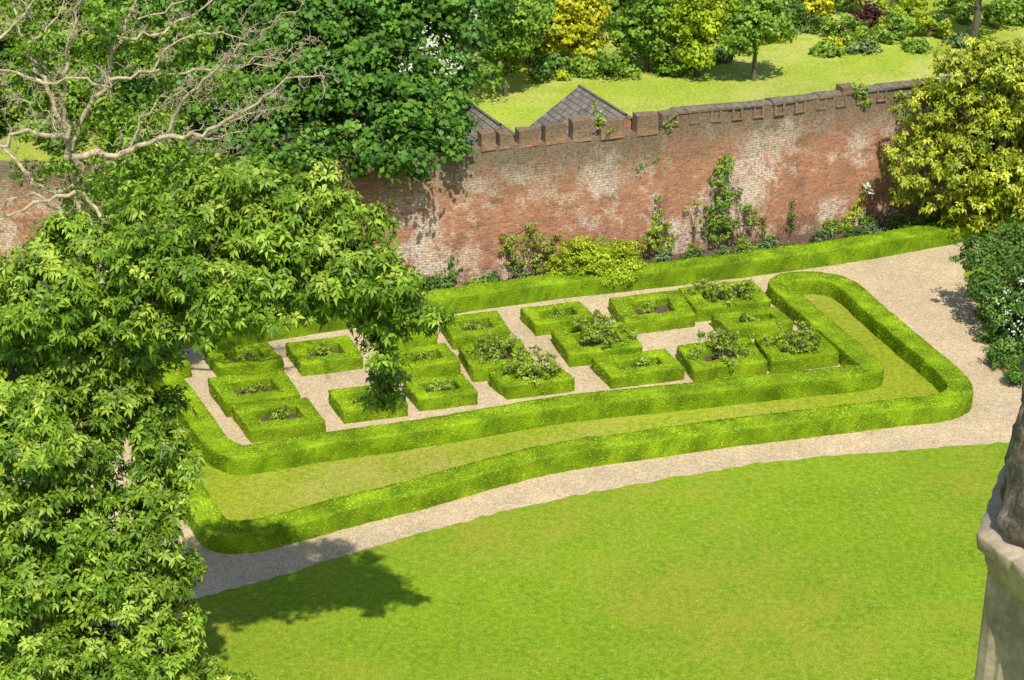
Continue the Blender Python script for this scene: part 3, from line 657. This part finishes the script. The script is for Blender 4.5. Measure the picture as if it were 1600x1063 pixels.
for a,b,w,h,m in [(40,120,260,260,M_mid),(200,150,260,280,M_mid),(-120,160,260,300,M_maple),(130,190,180,150,M_mid),(330,60,260,260,M_maple),(480,40,260,240,M_mid),(20,30,250,200,M_maple),(620,-10,220,160,M_mid),(780,0,200,140,M_mid),(30,195,190,170,M_mid),(-30,215,160,150,M_shrub),(210,225,170,130,M_maple),(100,225,120,50,M_shrub)]:
    at('tree',a,b,w,h,m,"tall leafy tree behind the brick wall","tree",n=14,trunk=.06,cl=.5,per=40,ratio=.9,tr=.2,group="trees beyond the garden wall")
for a,b,w,h,m in [(120,480,130,150,M_shrub),(200,480,160,210,M_maple),(280,478,120,190,M_mid),(350,480,140,170,M_maple),(450,480,120,120,M_shrub),(120,560,120,70,M_shrub)]:
    at('bush',a,b,w,h,m,"dense green shrub in the bed below the wall","bush",n=12,trunk=0.,L=.14,W=.09,cl=.3,per=34,group="shrubs below the wall")
# ---------------------------------------------------------------- bed planting in front of wall
def wp(px,py,off=.12):
    nb=wat((WS[4]+WS[5])/2)[2]; n3=np.array([nb[0],nb[1],0.]); A=np.array([*A0,0.])-n3*off
    C=np.array([0,0,HC]); d=ray(px,py); t=np.dot(A-C,n3)/np.dot(d,n3); return C+d*t
def climber(pix,mat,label,L=.085,W=.055,per=16,flowers=None,name='climbing_plant',cat='plant',ratio=.7,cl=.13,onwall=False):
    bl=[(wp(a,b,-.1 if onwall else .06+r*.4),r) for a,b,r in pix]
    c=min(bl,key=lambda q:q[0][2])[0]; base=np.array([c[0],c[1],c[2]-.25 if onwall else 0.])
    e=empty(name,base); top(e,label,cat)
    T=Tubes(); prev=base
    for c,r in sorted(bl,key=lambda q:q[0][2]): 
        prv=base if rng.random()<.4 else prev
        T.add(wig(prv,c,6,.06),np.linspace(.018,.008,6),5); prev=c
    child(T.obj('stem',M_bark),e); child(leafmesh('foliage',bl,mat,L,W,cl,per,ratio),e)
    if flowers:
        pts=np.array([wp(a,b,.45) for a,b in flowers]); pts=np.repeat(pts,14,0)+rng.normal(0,.07,(len(pts)*14,3)); m=len(pts)
        V,Fc,T2=flat_leaves(pts,np.tile([.2,-.8,.5],(m,1))+rng.normal(0,.4,(m,3)),.09,.09,rng.random(m),0)
        child(mkmesh('blossom',V,Fc,M_white,T2),e)
climber([(1140,250,.22),(1130,262,.28),(1122,280,.3),(1133,295,.3),(1128,315,.35),(1125,340,.4),(1122,365,.38),(1140,350,.3),(1155,300,.16),(1165,320,.2),(1108,325,.18),(1172,345,.18),(1100,345,.12),(1160,370,.15),(1110,358,.28)],M_mid,"leafy green climbing plant growing up the brick wall",per=18,ratio=.75)
climber([(1030,335,.2),(1028,355,.3),(1018,375,.4),(1038,385,.3),(1045,350,.16),(1028,310,.1),(1008,380,.25),(1045,368,.2)],M_rose,"bushy climbing rose at the foot of the brick wall",per=16)
climber([(1190,345,.22),(1180,330,.12),(1200,375,.25),(1168,340,.1),(1185,360,.15)],M_rose,"thin climbing rose trained on the brick wall",per=12)
climber([(1075,322,.13),(1090,318,.13),(1082,350,.08),(1084,385,.1)],M_rose,"sparse thin climber on the brick wall",per=10)
climber([(1237,315,.12),(1237,335,.16),(1235,355,.18)],M_shrub,"small climber against the brick wall")
climber([(1355,292,.2),(1345,310,.16),(1330,335,.25),(1325,350,.2),(1340,325,.16)],M_lime,"white-flowered climbing rose on the brick wall",flowers=[(1356,290),(1360,300)])
climber([(800,380,.3),(830,370,.35),(850,385,.35),(815,400,.4),(845,408,.4),(790,395,.22),(870,372,.15),(828,352,.12),(785,368,.1),(875,400,.16),(805,415,.28)],M_rose,"reddish-green rose bush with arching stems against the wall",name='rose_bush',cat='bush',per=15,ratio=.55)
for a,b in [(1000,262),(1030,245)]:
    climber([(a,b,.14),(a-8,b+3,.08)],M_mid,"small tuft of greenery rooted in the brick wall",per=12,onwall=True)
climber([(940,190,.22),(935,178,.15),(945,203,.18),(930,165,.08)],M_lime,"small self-seeded plant growing on the battlements",per=14,onwall=True)
climber([(1045,195,.2),(1055,188,.15),(1038,203,.15)],M_mid,"small tuft of greenery growing on the wall top",per=14,onwall=True)
climber([(1345,145,.3),(1350,155,.25),(1338,138,.2)],M_mid,"ivy tuft growing over the wall coping",per=16,onwall=True)
climber([(1405,150,.3),(1410,165,.25)],M_mid,"ivy tuft growing at the end of the wall",per=16,onwall=True)
def low(px,py,w,h,mat,label,n=9,**k):
    at('bush',px,py,w,h,mat,label,'bush',n=n,trunk=0.,L=.08,W=.055,cl=.18,per=30,ratio=.95,group="plants in the bed below the wall",**k)
low(905,444,85,70,M_lime,"lime-green bushy shrub in the bed below the wall",n=22)
low(958,439,90,72,M_lime,"lime-green bushy shrub in the bed below the wall",n=22)
low(930,446,80,54,M_lime,"lime-green bushy shrub in the bed below the wall",n=16)
low(700,450,45,50,M_shrub,"small dark shrub at the foot of the wall")
low(672,456,40,30,M_shrub,"small dark shrub at the foot of the wall")
for a,b,w,h,m in [(770,452,45,24,M_shrub),(815,448,45,26,M_grey),(860,442,40,20,M_grey),(1030,420,50,26,M_grey),(1080,412,45,26,M_shrub),(1130,408,50,22,M_grey),(1165,402,50,24,M_mid),(1200,394,40,26,M_grey),(1290,384,60,24,M_grey),(1330,378,60,26,M_shrub),(1370,372,60,26,M_grey),(1300,364,50,18,M_mid),(1410,362,60,30,M_shrub),(1000,428,40,20,M_shrub),(740,456,30,16,M_mid),(1460,350,50,24,M_shrub),(1350,352,40,16,M_mid),(1240,396,40,12,M_mid)]:
    low(a,b,w,h,m,"low clump of greenery in the bed below the wall")
for a,b in [(1560,575),(1590,600),(1550,535),(1545,500),(1620,600)]:
    low(a,b,50,30,M_maple,"low dark ground-cover plant edging the gravel")
n=1300; pts=[]
xs=rng.uniform(380,1600,n); ys=rng.uniform(720,1080,n)
for a,b in zip(xs,ys):
    if b>np.interp(a,[q[0] for q in front],[q[1] for q in front])+14: pts.append(G(a,b,.02))
for a,b in zip(rng.uniform(380,1400,350),rng.uniform(0,1,350)):
    yy=np.interp(a,[380,1400],[770,630]); pts.append(G(a,yy+rng.normal(0,8),.02))
pts=np.array(pts); m=len(pts)
V,Fc,T=flat_leaves(pts,np.tile([0,-.3,1.],(m,1))+rng.normal(0,.1,(m,3)),.018,.018,rng.random(m),0)
o=link(mkmesh('daisies',V,Fc,M_white,T)); o["kind"]="stuff"
# ---------------------------------------------------------------- light
EL=math.radians(57); AZ=math.radians(172)
Sv=Vector((math.sin(AZ)*math.cos(EL),math.cos(AZ)*math.cos(EL),math.sin(EL)))
sl=bpy.data.lights.new('sun','SUN'); sl.energy=5.0; sl.angle=math.radians(.6); sl.color=(1,.945,.83)
so=bpy.data.objects.new('sun',sl); so.rotation_euler=Sv.to_track_quat('Z','Y').to_euler(); so.location=(0,0,60); COL.objects.link(so)
w=bpy.data.worlds.new("World"); SC.world=w; w.use_nodes=True
nt=w.node_tree; bg=nt.nodes['Background']; sk=nt.nodes.new('ShaderNodeTexSky'); sk.sky_type='NISHITA'; sk.sun_disc=False
sk.sun_elevation=EL; sk.sun_rotation=AZ; nt.links.new(sk.outputs[0],bg.inputs[0]); bg.inputs[1].default_value=.13
SC.view_settings.view_transform='Standard'; SC.view_settings.look='None'; SC.view_settings.exposure=0
cam=bpy.data.cameras.new('camera'); cam.sensor_width=36; cam.lens=F/1600*36; cam.clip_end=2000
co=bpy.data.objects.new('camera',cam); co.location=(0,0,HC); co.rotation_euler=(math.pi/2-PIT,0,0); COL.objects.link(co); SC.camera=co
